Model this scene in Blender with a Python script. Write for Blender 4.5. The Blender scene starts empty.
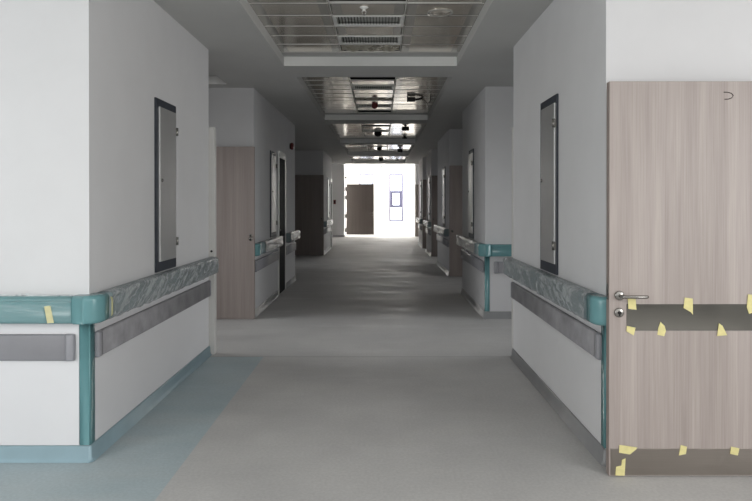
import bpy, bmesh, math, random
from mathutils import Vector, noise, Matrix

random.seed(7)
scene = bpy.context.scene
COL = bpy.data.collections.new('hospital_corridor')
scene.collection.children.link(COL)
PI = math.pi
F, EYE, CEIL, TILE_Z = 620.0, 1.42, 2.85, 2.945
VPX, HOR = 380.0, 203.0


def lin(r, g, b):
    def f(c):
        c /= 255.0
        return c / 12.92 if c <= .04045 else ((c + .055) / 1.055) ** 2.4
    return (f(r), f(g), f(b), 1.0)


def X(u, Y):
    return (u - VPX) * Y / F


def Z(v, Y):
    return EYE + (HOR - v) * Y / F


# ------------------------------------------------------------------ materials
class NT:
    def __init__(self, name):
        self.m = bpy.data.materials.new(name)
        self.m.use_nodes = True
        self.t = self.m.node_tree
        self.t.nodes.clear()
        self.out = self.n('ShaderNodeOutputMaterial')

    def n(self, typ, **kw):
        nd = self.t.nodes.new(typ)
        for k, v in kw.items():
            if k.startswith('i_'):
                nd.inputs[k[2:].replace('_', ' ')].default_value = v
            else:
                setattr(nd, k, v)
        return nd

    def l(self, a, b):
        self.t.links.new(a, b)

    def coords(self, scale=(1, 1, 1), kind='Object'):
        tc = self.n('ShaderNodeTexCoord')
        mp = self.n('ShaderNodeMapping')
        mp.inputs['Scale'].default_value = scale
        self.l(tc.outputs[kind], mp.inputs['Vector'])
        return mp.outputs['Vector']

    def noise(self, vec, scale, detail=4, rough=.55):
        nd = self.n('ShaderNodeTexNoise')
        nd.inputs['Scale'].default_value = scale
        nd.inputs['Detail'].default_value = detail
        nd.inputs['Roughness'].default_value = rough
        self.l(vec, nd.inputs['Vector'])
        return nd.outputs['Fac']

    def ramp(self, fac, stops):
        nd = self.n('ShaderNodeValToRGB')
        e = nd.color_ramp.elements
        e[0].position, e[0].color = stops[0]
        e[1].position, e[1].color = stops[-1]
        for p, c in stops[1:-1]:
            k = e.new(p)
            k.color = c
        self.l(fac, nd.inputs['Fac'])
        return nd.outputs['Color']

    def bump(self, h, strength, dist=.01):
        nd = self.n('ShaderNodeBump')
        nd.inputs['Strength'].default_value = strength
        nd.inputs['Distance'].default_value = dist
        self.l(h, nd.inputs['Height'])
        return nd.outputs['Normal']

    def bsdf(self, color=None, rough=.5, metal=0, spec=.5, normal=None, **kw):
        b = self.n('ShaderNodeBsdfPrincipled')
        if color is not None:
            if isinstance(color, tuple):
                b.inputs['Base Color'].default_value = color
            else:
                self.l(color, b.inputs['Base Color'])
        if isinstance(rough, (int, float)):
            b.inputs['Roughness'].default_value = rough
        else:
            self.l(rough, b.inputs['Roughness'])
        b.inputs['Metallic'].default_value = metal
        b.inputs['Specular IOR Level'].default_value = spec
        if normal is not None:
            self.l(normal, b.inputs['Normal'])
        for k, v in kw.items():
            b.inputs[k].default_value = v
        return b

    def done(self, b):
        self.l(b.outputs[0], self.out.inputs['Surface'])
        return self.m


def mul(c, k):
    return (c[0] * k, c[1] * k, c[2] * k, 1)


def plain(name, col, rough=.5, metal=0, spec=.4, var=.08, nscale=6, bumps=0):
    t = NT(name)
    v = t.coords()
    f = t.noise(v, nscale)
    c = t.ramp(f, [(.3, mul(col, 1 - var)), (.7, mul(col, 1 + var))])
    nm = t.bump(t.noise(v, 180, 2), bumps, .002) if bumps else None
    return t.done(t.bsdf(c, rough, metal, spec, nm))


def brushed(name, col, rough=.28, axis=(2, 2, 60), metal=1, smear=.12):
    t = NT(name)
    v = t.coords(axis)
    f = t.noise(v, 3, 5)
    g = t.noise(t.coords(), 3.5, 4)
    c = t.ramp(f, [(.3, mul(col, .96)), (.7, mul(col, 1.03))])
    r = t.n('ShaderNodeMapRange')
    r.inputs['To Min'].default_value = rough - smear
    r.inputs['To Max'].default_value = rough + smear
    t.l(g, r.inputs['Value'])
    nm = t.bump(f, .015, .002)
    return t.done(t.bsdf(c, r.outputs['Result'], metal, .5, nm))


def wood(name, dark, mid, light):
    t = NT(name)
    wide = t.noise(t.coords((5, 5, .18)), 2.6, 5, .6)
    fine = t.noise(t.coords((60, 60, .9)), 2.2, 4, .6)
    mx = t.n('ShaderNodeMath', operation='MULTIPLY_ADD')
    mx.inputs[1].default_value = .38
    t.l(fine, mx.inputs[0])
    sc = t.n('ShaderNodeMath', operation='MULTIPLY')
    sc.inputs[1].default_value = .62
    t.l(wide, sc.inputs[0])
    t.l(sc.outputs[0], mx.inputs[2])
    c = t.ramp(mx.outputs[0], [(.34, dark), (.5, mid), (.66, light)])
    return t.done(t.bsdf(c, .42, 0, .35))


def film(name, col, opacity, rough, wr_scale, wr, metal=0.0, dark=.45, stretch=(.5, 0, (1, 4.5, .8))):
    """thin crumpled wrapping film: part clear, part milky, denser along its creases, with crease glints painted as lighter streaks"""
    t = NT(name)
    tc = t.n('ShaderNodeTexCoord')
    mp = t.n('ShaderNodeMapping')
    mp.vector_type = 'TEXTURE'
    mp.inputs['Rotation'].default_value = (stretch[0], stretch[1], 0)
    mp.inputs['Scale'].default_value = stretch[2]
    t.l(tc.outputs['Object'], mp.inputs['Vector'])
    v = mp.outputs['Vector']

    def ridge(scale, k, dist):
        nd = t.n('ShaderNodeTexNoise')
        nd.inputs['Scale'].default_value = scale
        nd.inputs['Detail'].default_value = 4
        nd.inputs['Distortion'].default_value = dist * .35
        t.l(v, nd.inputs['Vector'])
        a = t.n('ShaderNodeMath', operation='SUBTRACT'); a.inputs[1].default_value = .5
        t.l(nd.outputs['Fac'], a.inputs[0])
        b = t.n('ShaderNodeMath', operation='ABSOLUTE'); t.l(a.outputs[0], b.inputs[0])
        c = t.n('ShaderNodeMapRange', interpolation_type='SMOOTHSTEP')
        c.inputs['From Max'].default_value = k
        c.inputs['To Min'].default_value = 1
        c.inputs['To Max'].default_value = 0
        t.l(b.outputs[0], c.inputs['Value'])
        return c.outputs['Result']
    r1 = ridge(wr_scale, .09, .8)
    r2 = ridge(wr_scale * 2.6, .10, 1.2)
    cloud = t.noise(v, wr_scale * .5, 3)
    ad = t.n('ShaderNodeMath', operation='MULTIPLY_ADD')
    ad.inputs[1].default_value = .5
    t.l(r2, ad.inputs[0]); t.l(r1, ad.inputs[2])
    ad2 = t.n('ShaderNodeMath', operation='MULTIPLY_ADD')
    ad2.inputs[1].default_value = .7
    t.l(cloud, ad2.inputs[0]); t.l(ad.outputs[0], ad2.inputs[2])
    c = t.ramp(ad2.outputs[0], [(.2, mul(col, dark)), (.6, mul(col, (1 + dark) / 2)), (1.0, col)])  # lighter streaks paint crease highlights over the milky tone
    b = t.bsdf(c, rough, metal, .8, t.bump(ad.outputs[0], wr, .012))
    tr = t.n('ShaderNodeBsdfTransparent')
    m = t.n('ShaderNodeMapRange')
    m.inputs['From Min'].default_value = .2
    m.inputs['From Max'].default_value = 1.3
    m.inputs['To Min'].default_value = opacity * .6
    m.inputs['To Max'].default_value = min(1, opacity * 1.5)
    t.l(ad2.outputs[0], m.inputs['Value'])
    ms = t.n('ShaderNodeMixShader')
    t.l(m.outputs['Result'], ms.inputs[0])
    t.l(tr.outputs[0], ms.inputs[1])
    t.l(b.outputs[0], ms.inputs[2])
    return t.done(ms)


def floor_mat():
    t = NT('vinyl_floor')
    tc = t.n('ShaderNodeTexCoord')
    sep = t.n('ShaderNodeSeparateXYZ')
    t.l(tc.outputs['Object'], sep.inputs[0])
    v = tc.outputs['Object']

    def lt(sock, val):
        m = t.n('ShaderNodeMath', operation='LESS_THAN')
        m.inputs[1].default_value = val
        t.l(sock, m.inputs[0])
        return m.outputs[0]
    zone = t.n('ShaderNodeMath', operation='MULTIPLY')
    t.l(lt(sep.outputs['X'], -1.075), zone.inputs[0])
    t.l(lt(sep.outputs['Y'], 5.72), zone.inputs[1])
    speck = t.noise(v, 60, 3)
    cloud = t.noise(v, 1.1, 6, .6)
    grey = t.ramp(cloud, [(.3, lin(182, 181, 180)), (.7, lin(200, 199, 197))])
    teal = t.ramp(cloud, [(.3, lin(164, 180, 185)), (.7, lin(182, 194, 198))])
    mx = t.n('ShaderNodeMix', data_type='RGBA')
    t.l(zone.outputs[0], mx.inputs[0])
    t.l(grey, mx.inputs[6])
    t.l(teal, mx.inputs[7])
    # dust and scuffs dragged across the sheet
    dust = t.noise(t.coords((.5, 2.2, 1)), 1.5, 7, .66)
    dm = t.n('ShaderNodeMapRange')
    dm.inputs['From Min'].default_value = .45
    dm.inputs['From Max'].default_value = .75
    dm.inputs['To Max'].default_value = .3
    t.l(dust, dm.inputs['Value'])
    m2 = t.n('ShaderNodeMix', data_type='RGBA')
    t.l(dm.outputs['Result'], m2.inputs[0])
    t.l(mx.outputs[2], m2.inputs[6])
    m2.inputs[7].default_value = lin(208, 206, 202)
    m3 = t.n('ShaderNodeMix', data_type='RGBA', blend_type='MULTIPLY')
    m3.inputs[0].default_value = .25
    t.l(m2.outputs[2], m3.inputs[6])
    t.l(t.ramp(speck, [(.35, (.6, .6, .6, 1)), (.65, (1, 1, 1, 1))]), m3.inputs[7])
    # welded seam across the corridor
    d = t.n('ShaderNodeMath', operation='SUBTRACT')
    d.inputs[1].default_value = 5.72
    t.l(sep.outputs['Y'], d.inputs[0])
    ab = t.n('ShaderNodeMath', operation='ABSOLUTE')
    t.l(d.outputs[0], ab.inputs[0])
    m4 = t.n('ShaderNodeMix', data_type='RGBA', blend_type='MULTIPLY')
    t.l(lt(ab.outputs[0], .012), m4.inputs[0])
    t.l(m3.outputs[2], m4.inputs[6])
    m4.inputs[7].default_value = (.75, .75, .75, 1)
    rr = t.n('ShaderNodeMapRange')
    rr.inputs['From Min'].default_value = .36
    rr.inputs['From Max'].default_value = .56
    rr.inputs['To Min'].default_value = .37
    rr.inputs['To Max'].default_value = .68
    t.l(dust, rr.inputs['Value'])
    nm = t.bump(t.noise(v, 9, 5), .05, .01)
    return t.done(t.bsdf(m4.outputs[2], rr.outputs['Result'], 0, .2, nm))


def perforated(name, col, rough):
    t = NT(name)
    v = t.coords()
    vo = t.n('ShaderNodeTexVoronoi')
    vo.inputs['Scale'].default_value = 140
    vo.inputs['Randomness'].default_value = 0
    t.l(v, vo.inputs['Vector'])
    c = t.ramp(vo.outputs['Distance'], [(.25, mul(col, .78)), (.36, col)])
    return t.done(t.bsdf(c, rough, .66, .5))


def glass_mat():
    t = NT('window_glass')
    g = t.n('ShaderNodeBsdfGlossy')
    g.inputs['Roughness'].default_value = .02
    tr = t.n('ShaderNodeBsdfTransparent')
    tr.inputs['Color'].default_value = (.95, .97, 1, 1)
    ms = t.n('ShaderNodeMixShader')
    ms.inputs[0].default_value = .06
    t.l(tr.outputs[0], ms.inputs[1])
    t.l(g.outputs[0], ms.inputs[2])
    return t.done(ms)


M = dict(
    wall=plain('painted_plaster', lin(216, 216, 217), .75, 0, .2, .02, 3, .05),
    lower=plain('white_wall_sheet', lin(220, 220, 222), .5, 0, .35, .015, 3),
    soffit=plain('matt_grey_plaster', lin(196, 196, 194), .85, 0, .1, .03, 2, .05),
    trimw=plain('white_riser_paint', lin(249, 249, 247), .6, 0, .3, .02),
    teal=plain('teal_vinyl', lin(106, 152, 156), .2, 0, .5, .04, 8),
    tealskirt=plain('teal_blue_skirting', lin(152, 178, 188), .4, 0, .4, .06, 5),
    greyskirt=plain('grey_skirting', lin(150, 151, 152), .45, 0, .4, .06, 5),
    bumper=plain('grey_bumper_vinyl', lin(148, 148, 153), .4, 0, .45, .04, 9),
    bumper_dusty=plain('dusty_grey_bumper_vinyl', lin(140, 139, 142), .5, 0, .4, .22, 7),
    railbody=plain('grey_teal_rail_vinyl', lin(126, 142, 145), .4, 0, .5, .1, 9),
    frame=plain('painted_metal_door_frame', lin(206, 205, 202), .45, 0, .4, .02),
    wood=wood('pale_ash_laminate', lin(148, 138, 133), lin(164, 154, 149), lin(178, 168, 163)),
    wood_far=wood('shaded_ash_laminate', lin(160, 149, 143), lin(171, 160, 155), lin(182, 171, 166)),
    wood_dark=wood('brown_laminate', lin(134, 125, 120), lin(142, 133, 128), lin(150, 141, 136)),
    wood_silhouette=wood('shade_darkened_laminate', lin(62, 56, 53), lin(67, 61, 58), lin(72, 66, 62)),  # brown laminate darkened to paint in the end door's backlit shade
    edge=plain('door_edge_band', lin(150, 138, 132), .5, 0, .3, .05),
    steel=brushed('brushed_steel', lin(222, 222, 221), .42, (60, 60, 2), .9, .06),
    plate=brushed('dull_steel_plate', lin(128, 126, 121), .14, (1, 1, 70), 1, .05),
    kick=brushed('scuffed_steel_plate', lin(150, 143, 136), .36, (1, 1, 60), .9, .12),
    handle=brushed('satin_steel', lin(150, 148, 144), .25),
    dark_frame=plain('charcoal_gasket_frame', lin(48, 53, 62), .45, 0, .5, .25, 30),
    dark_leaf=plain('black_service_door', lin(30, 31, 34), .7, 0, .15, .1),
    black=plain('black_plastic', lin(22, 21, 21), .5, 0, .4, .1),
    ink=plain('pen_ink', lin(70, 62, 62), .8, 0, .1, .1),
    red=plain('dark_red_plastic', lin(96, 20, 22), .35, 0, .5, .08),
    tape=plain('pale_masking_tape', lin(220, 211, 152), .7, 0, .2, .06, 40),
    beigetape=plain('aged_masking_tape', lin(208, 203, 160), .7, 0, .2, .06, 40),
    tile=plain('aluminium_ceiling_tile', lin(200, 197, 190), .16, .6, .5, .04, 12),
    seam_glint=plain('painted_seam_glint', lin(226, 224, 220), .35, .3, .5, .02),  # pale strips put in for bevelled tile edges catching light
    perf=perforated('perforated_aluminium', lin(238, 230, 217), .13),  # inset paler than the tile border, a reflection put into the colour
    diff=plain('white_diffuser', lin(226, 226, 222), .4, .2, .5, .02),
    foil=brushed('crumpled_foil', lin(190, 184, 168), .3, (9, 9, 9), .6, .2),
    plenum=plain('dark_plenum', lin(52, 50, 48), .9, 0, .1, .2),
    whiteplastic=plain('white_plastic', lin(235, 235, 232), .4, 0, .5, .02),
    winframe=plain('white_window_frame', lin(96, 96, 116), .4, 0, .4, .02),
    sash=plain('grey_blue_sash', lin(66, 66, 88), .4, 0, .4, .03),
    film=film('crumpled_wrap_film', lin(196, 202, 204), .52, .10, 12, .9, 0, .68),
    film_tight=film('tight_wrap_film', lin(190, 212, 214), .12, .12, 3, .18, 0, .9, (0, .12, (6, 1, .6))),
    film_bright=film('shiny_wrap_film', lin(250, 250, 248), .82, .12, 10, 1.0, .5, .55, (.6, 0, (1, 2.2, .9))),
    film_edge=film('torn_film_edge', lin(215, 222, 224), .55, .25, 12, .6, 0, .7),
    floor=floor_mat(), glass=glass_mat(),
)


# ------------------------------------------------------------------ mesh helpers
def tag(o, label=None, cat=None, group=None, kind=None):
    if label: o['label'] = label
    if cat: o['category'] = cat
    if group: o['group'] = group
    if kind: o['kind'] = kind
    return o


def empty(name, loc=(0, 0, 0), rz=0):
    o = bpy.data.objects.new(name, None)
    COL.objects.link(o)
    o.location = loc
    o.rotation_euler = (0, 0, rz)
    return o


def build(name, bm, mats, parent=None, smooth=False, loc=None):
    bmesh.ops.recalc_face_normals(bm, faces=bm.faces)
    me = bpy.data.meshes.new(name)
    bm.to_mesh(me)
    bm.free()
    for m in (mats if isinstance(mats, (list, tuple)) else [mats]):
        me.materials.append(m)
    if smooth:
        for p in me.polygons:
            p.use_smooth = True
    o = bpy.data.objects.new(name, me)
    COL.objects.link(o)
    if parent is not None:
        o.parent = parent
    if loc:
        o.location = loc
    return o


def box(bm, x0, x1, y0, y1, z0, z1, bev=0, mi=0, seg=2):
    t = bmesh.new()
    bmesh.ops.create_cube(t, size=1)
    for v in t.verts:
        v.co = Vector(((x0 + x1) / 2 + v.co.x * (x1 - x0), (y0 + y1) / 2 + v.co.y * (y1 - y0), (z0 + z1) / 2 + v.co.z * (z1 - z0)))
    if bev:
        bmesh.ops.bevel(t, geom=t.edges[:], offset=bev, segments=seg, affect='EDGES', profile=.5)
    merge(bm, t, mi)
    return bm


def merge(bm, t, mi=None):
    vs = [bm.verts.new(v.co) for v in t.verts]
    idx = {v: i for i, v in enumerate(t.verts)}
    for f in t.faces:
        try:
            nf = bm.faces.new([vs[idx[v]] for v in f.verts])
            nf.material_index = f.material_index if mi is None else mi
            nf.smooth = f.smooth
        except ValueError:
            pass
    t.free()


def lathe(bm, prof, axis, org, n=20, mi=0):
    """prof: (radius, height) pairs along axis ('x','y','z') from org."""
    a = {'x': 0, 'y': 1, 'z': 2}[axis]
    b, c = (a + 1) % 3, (a + 2) % 3
    rings = []
    for r, h in prof:
        ring = []
        for k in range(n):
            p = [0, 0, 0]
            p[a] = org[a] + h
            p[b] = org[b] + r * math.cos(2 * PI * k / n)
            p[c] = org[c] + r * math.sin(2 * PI * k / n)
            ring.append(bm.verts.new(p))
        rings.append(ring)
    for r0, r1 in zip(rings, rings[1:]):
        for k in range(n):
            f = bm.faces.new((r0[k], r0[(k + 1) % n], r1[(k + 1) % n], r1[k]))
            f.material_index = mi
            f.smooth = True
    for ring in (rings[0], rings[-1]):
        f = bm.faces.new(ring)
        f.material_index = mi
    return bm


def tube(bm, pts, r, n=8, mi=0):
    pts = [Vector(p) for p in pts]
    rings = []
    for i, p in enumerate(pts):
        d = (pts[min(i + 1, len(pts) - 1)] - pts[max(i - 1, 0)]).normalized()
        u = d.cross(Vector((0, 0, 1)))
        if u.length < .05:
            u = d.cross(Vector((1, 0, 0)))
        u.normalize()
        w = d.cross(u)
        rings.append([bm.verts.new(p + u * r * math.cos(2 * PI * k / n) + w * r * math.sin(2 * PI * k / n)) for k in range(n)])
    for r0, r1 in zip(rings, rings[1:]):
        for k in range(n):
            f = bm.faces.new((r0[k], r0[(k + 1) % n], r1[(k + 1) % n], r1[k]))
            f.material_index = mi
            f.smooth = True
    bm.faces.new(rings[0]).material_index = mi
    bm.faces.new(rings[-1]).material_index = mi
    return bm


def sweep(stations, prof, closed=True, caps=True, jitter=None):
    """stations: (x, y, nx, ny); prof: (offset, z) loop. Returns a bmesh."""
    bm = bmesh.new()
    rows = []
    for (x, y, nx, ny) in stations:
        row = []
        for (o, z) in prof:
            oo, zz = o, z
            if jitter and o > .012:
                p = Vector((x * 1.0 + o * nx, y, z))
                q = Vector((p.x, p.y * .55 + p.z * .8, p.z - p.y * .35))
                a = 1 - 2.2 * abs(noise.noise(q * jitter[1])) - .9 * abs(noise.noise(q * jitter[1] * 2.3 + Vector((3, 1, 7))))
                oo = o + jitter[0] * max(-.1, .35 + .6 * a)
                zz = z + jitter[0] * .6 * noise.noise(p * jitter[1] + Vector((9, 3, 1)))
            row.append(bm.verts.new((x + nx * oo, y + ny * oo, zz)))
        rows.append(row)
    n = len(prof)
    for r0, r1 in zip(rows, rows[1:]):
        for k in range(n if closed else n - 1):
            f = bm.faces.new((r0[k], r0[(k + 1) % n], r1[(k + 1) % n], r1[k]))
            f.smooth = True
    if caps and closed:
        bm.faces.new(rows[0])
        bm.faces.new(rows[-1])
    return bm


def line(p, q, n, step=None):
    k = max(1, int(math.dist(p, q) / step)) if step else 1
    return [(p[0] + (q[0] - p[0]) * i / k, p[1] + (q[1] - p[1]) * i / k, n[0], n[1]) for i in range(k + 1)]


def arc(p, n0, n1, k=10):
    a0, a1 = math.atan2(n0[1], n0[0]), math.atan2(n1[1], n1[0])
    d = (a1 - a0 + PI) % (2 * PI) - PI
    return [(p[0], p[1], math.cos(a0 + d * i / k), math.sin(a0 + d * i / k)) for i in range(k + 1)]


def rprof(z0, z1, d, r, seg=5, groove=None, back=0.0):
    """rounded strip profile: flat back against the wall, rounded front edges"""
    p = [(back, z0), (d - r, z0)]
    for i in range(1, seg + 1):
        a = -PI / 2 + PI / 2 * i / seg
        p.append((d - r + r * math.cos(a), z0 + r + r * math.sin(a)))
    if groove:
        p += [(d, groove - .006), (d - .006, groove - .003), (d - .006, groove + .003), (d, groove + .006)]
    for i in range(0, seg + 1):
        a = PI / 2 * i / seg
        p.append((d - r + r * math.cos(a), z1 - r + r * math.sin(a)))
    p.append((back, z1))
    return p


def subdiv_prof(p, step):
    out = []
    for a, b in zip(p, p[1:]):
        k = max(1, int(math.dist(a, b) / step))
        out += [(a[0] + (b[0] - a[0]) * i / k, a[1] + (b[1] - a[1]) * i / k) for i in range(k)]
    return out + [p[-1]]


def copy_tree(o, parent=None):
    c = o.copy()
    COL.objects.link(c)
    if parent is not None:
        c.parent = parent
    for ch in o.children:
        copy_tree(ch, c)
    return c


# ------------------------------------------------------------------ the setting
LX = -1.60
LB = -1.57
TOPZ = 3.3
LOBZ = 4.2


def struct(name, bm, mats, label, cat, smooth=False):
    return tag(build(name, bm, mats, smooth=smooth), label, cat, kind='structure')


fl = bmesh.new()
box(fl, -5.2, 5.2, -5, 32, -.12, 0)
struct('floor', fl, M['floor'], 'grey vinyl corridor floor with a blue-green border strip', 'floor')

# corridor piers (solid blocks of wall between the side alcoves)
LEFT = [('L1', -5.0, -1.60, 3.41, 5.79), ('L2', -5.0, -1.57, 7.70, 11.45), ('L3', -5.0, -1.55, 16.86, 19.9), ('L4', -5.0, -1.50, 25.83, 26.6)]
RIGHT = [('R1', 1.224, 5.0, 3.36, 5.69), ('R2', 1.295, 5.0, 7.62, 9.75), ('R3', 1.345, 5.0, 12.02, 14.5), ('R4', 1.365, 5.0, 16.47, 18.2), ('R5', 1.335, 5.0, 19.36, 21.4), ('R6', 1.49, 5.0, 26.25, 26.7)]
PL = {'L1': 'white plaster pier on the left with the teal corner nearest the camera', 'L2': 'second grey wall pier along the left side, holding a black service door',
      'L3': 'third wall pier along the left side, far down the corridor', 'L4': 'grey wall face beside the open door at the far end',
      'R1': 'plaster wall pier behind the large open ash door', 'R2': 'second wall pier along the right side with teal trimmed corner',
      'R3': 'third wall pier along the right side', 'R4': 'fourth wall pier along the right side', 'R5': 'fifth wall pier along the right side', 'R6': 'last short wall on the right before the bright lobby'}
for k, x0, x1, y0, y1 in LEFT + RIGHT:
    bm = bmesh.new()
    box(bm, x0, x1, y0, y1, 0, LOBZ if y1 > 22 else TOPZ)
    struct('wall_left' if k[0] == 'L' else 'wall_right', bm, M['wall'], PL[k], 'wall')
# alcove back walls
def backwall(x, y0, y1, side, label):
    bm = bmesh.new()
    box(bm, min(x, x + side * .15), max(x, x + side * .15), y0, y1, 0, LOBZ if y1 > 22.75 else TOPZ)
    struct('wall_left' if side < 0 else 'wall_right', bm, M['wall'], label, 'wall')
ALC = [(-4.0, 5.79, 7.70, -1), (-4.0, 11.45, 16.86, -1), (-4.0, 19.9, 25.83, -1), (3.8, 5.69, 7.62, 1), (3.8, 9.75, 12.02, 1), (3.8, 14.5, 16.47, 1), (3.8, 18.2, 19.36, 1), (3.8, 21.4, 26.25, 1)]
for i, (x, y0, y1, s) in enumerate(ALC):
    backwall(x, y0, y1, s, 'plain back wall of the %s side alcove on the %s' % (['first', 'second', 'third', 'first', 'second', 'third', 'fourth', 'fifth'][i], 'left' if s < 0 else 'right'))
# crossing the camera stands in
for nm, b, lb in (('wall_left', (-5.0, -4.85, -4.4, 3.41), 'side wall of the crossing, left of the camera'), ('wall_right', (4.85, 5.0, -4.4, 3.36), 'side wall of the crossing, right of the camera'), ('wall_back', (-5, 5, -4.55, -4.4), 'wall behind the camera')):
    bm = bmesh.new()
    box(bm, *b, 0, TOPZ)
    struct(nm, bm, M['wall'], lb, 'wall')

# end lobby: back wall with two window openings
YE = 30.4
WX = [(X(359, YE), X(373.8, YE)), (X(389, YE), X(403.2, YE))]
WZ = (Z(221.5, YE), Z(173.6, YE))
LOBZ = 4.2
bm = bmesh.new()
xs = [-4.5, WX[0][0], WX[0][1], WX[1][0], WX[1][1], 4.5]
zs = [0, WZ[0], WZ[1], LOBZ]
for i in range(5):
    for j in range(3):
        if i in (1, 3) and j == 1:
            continue
        box(bm, xs[i], xs[i + 1], YE, YE + .25, zs[j], zs[j + 1])
bmesh.ops.remove_doubles(bm, verts=bm.verts, dist=1e-4)
struct('wall_end', bm, M['wall'], 'sunlit white end wall of the lobby with two tall windows', 'wall')
for nm, b, lb in (('wall_left', (-4.5, -4.35, 26.6, YE), 'left wall of the bright end lobby'), ('wall_right', (X(414.3, YE), X(414.3, YE) + .15, 26.7, YE), 'right wall of the bright end lobby')):
    bm = bmesh.new()
    box(bm, *b, 0, LOBZ)
    struct(nm, bm, M['wall'], lb, 'wall')
for i, (x0, x1) in enumerate(WX):
    root = tag(empty('window_%d' % (i + 1), ((x0 + x1) / 2, YE + .06, WZ[0])), ['tall window of the end wall half hidden behind the open door', 'tall window of the end wall with a grey opening sash'][i], 'window', kind='structure')
    w, h = (x1 - x0) / 2, WZ[1] - WZ[0]
    bm = bmesh.new()
    for b in ((-w, -w + .08, 0, h), (w - .08, w, 0, h), (-w + .08, w - .08, 0, .08), (-w + .08, w - .08, h - .08, h)):
        box(bm, b[0], b[1], -.03, .05, b[2], b[3], .004)
    build('window_frame', bm, M['winframe'], root)
    zz0, zz1 = Z(207.3, YE) - WZ[0], Z(191, YE) - WZ[0]
    bm = bmesh.new()
    for b in ((-w + .08, -w + .18, zz0, zz1), (w - .18, w - .08, zz0, zz1), (-w + .18, w - .18, zz0, zz0 + .10), (-w + .18, w - .18, zz1 - .10, zz1)):
        box(bm, b[0], b[1], -.04, .04, b[2], b[3], .004)
    build('window_sash', bm, M['sash'], root)
    bm = bmesh.new()
    box(bm, -w + .08, w - .08, .01, .016, .08, h - .08)
    build('window_pane', bm, M['glass'], root)

# ceiling: matt soffit with recessed rectangular fields
REC = [(-1.0, .80, 2.9, 6.47), (-.95, .82, 7.05, 10.69), (-.95, .84, 11.2, 14.72), (-.95, .86, 15.25, 18.55), (-.95, .88, 19.1, 22.3)]
HOLES = REC + [(-3.4, -1.84, 6.15, 7.47), (1.66, 3.3, 6.15, 7.56)]


def holed_slab(x0, x1, y0, y1, z, holes, top):
    bm = bmesh.new()
    xs = sorted({x0, x1} | {h[0] for h in holes} | {h[1] for h in holes})
    ys = sorted({y0, y1} | {h[2] for h in holes} | {h[3] for h in holes})
    vd = {}

    def vert(x, y):
        if (x, y) not in vd:
            vd[(x, y)] = bm.verts.new((x, y, z))
        return vd[(x, y)]
    for xa, xb in zip(xs, xs[1:]):
        for ya, yb in zip(ys, ys[1:]):
            cx, cy = (xa + xb) / 2, (ya + yb) / 2
            if any(h[0] < cx < h[1] and h[2] < cy < h[3] for h in holes):
                continue
            bm.faces.new((vert(xa, ya), vert(xb, ya), vert(xb, yb), vert(xa, yb)))
    r = bmesh.ops.extrude_face_region(bm, geom=bm.faces[:])
    for g in r['geom']:
        if isinstance(g, bmesh.types.BMVert):
            g.co.z = top
    return bm


bm = holed_slab(-5, 5, -4.4, 22.75, CEIL, HOLES, TILE_Z)
struct('ceiling', bm, M['soffit'], 'plain grey plaster soffit framing the metal ceiling fields', 'ceiling')
bm = bmesh.new()
box(bm, -5.2, 5.2, -5, 22.75, TOPZ, TOPZ + .12)
struct('ceiling_slab', bm, M['plenum'], 'dark slab above the open ceiling tiles', 'ceiling')
bm = bmesh.new()
box(bm, -5.2, 5.2, 22.6, YE + .25, LOBZ, LOBZ + .12)
box(bm, -5.2, 5.2, 22.6, 22.749, TOPZ + .12, LOBZ)
box(bm, -5.2, 5.2, 22.65, 22.749, TILE_Z + .001, TOPZ)
struct('ceiling_lobby', bm, M['wall'], 'white ceiling of the bright end lobby', 'ceiling')
for i, h in enumerate(HOLES[5:]):
    bm = bmesh.new()
    box(bm, h[0] - .02, h[1] + .02, h[2] - .02, h[3] + .02, TILE_Z + .002, TILE_Z + .02)
    struct('ceiling_alcove', bm, M['soffit'], 'raised ceiling field inside the %s side alcove' % ['left', 'right'][i], 'ceiling')

# white risers at the far end of each recess
ordn = ['first', 'second', 'third', 'fourth', 'fifth']
tn = 1
for i, h in enumerate(HOLES):
    bm = bmesh.new()
    if i == 0:
        box(bm, h[0], h[1], h[3] - .012, h[3] - .001, CEIL - .002, TILE_Z - .001)
    else:
        box(bm, h[0], h[1], h[3] - .012, h[3] - .001, CEIL + .001, TILE_Z - .001)
    struct('trim_%d' % tn, bm, M['trimw'], 'pale riser strip closing the %s' % ((ordn[i] + ' metal ceiling field from the camera') if i < 5 else ['left alcove ceiling recess', 'right alcove ceiling recess'][i - 5]), 'trim')
    tn += 1

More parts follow.
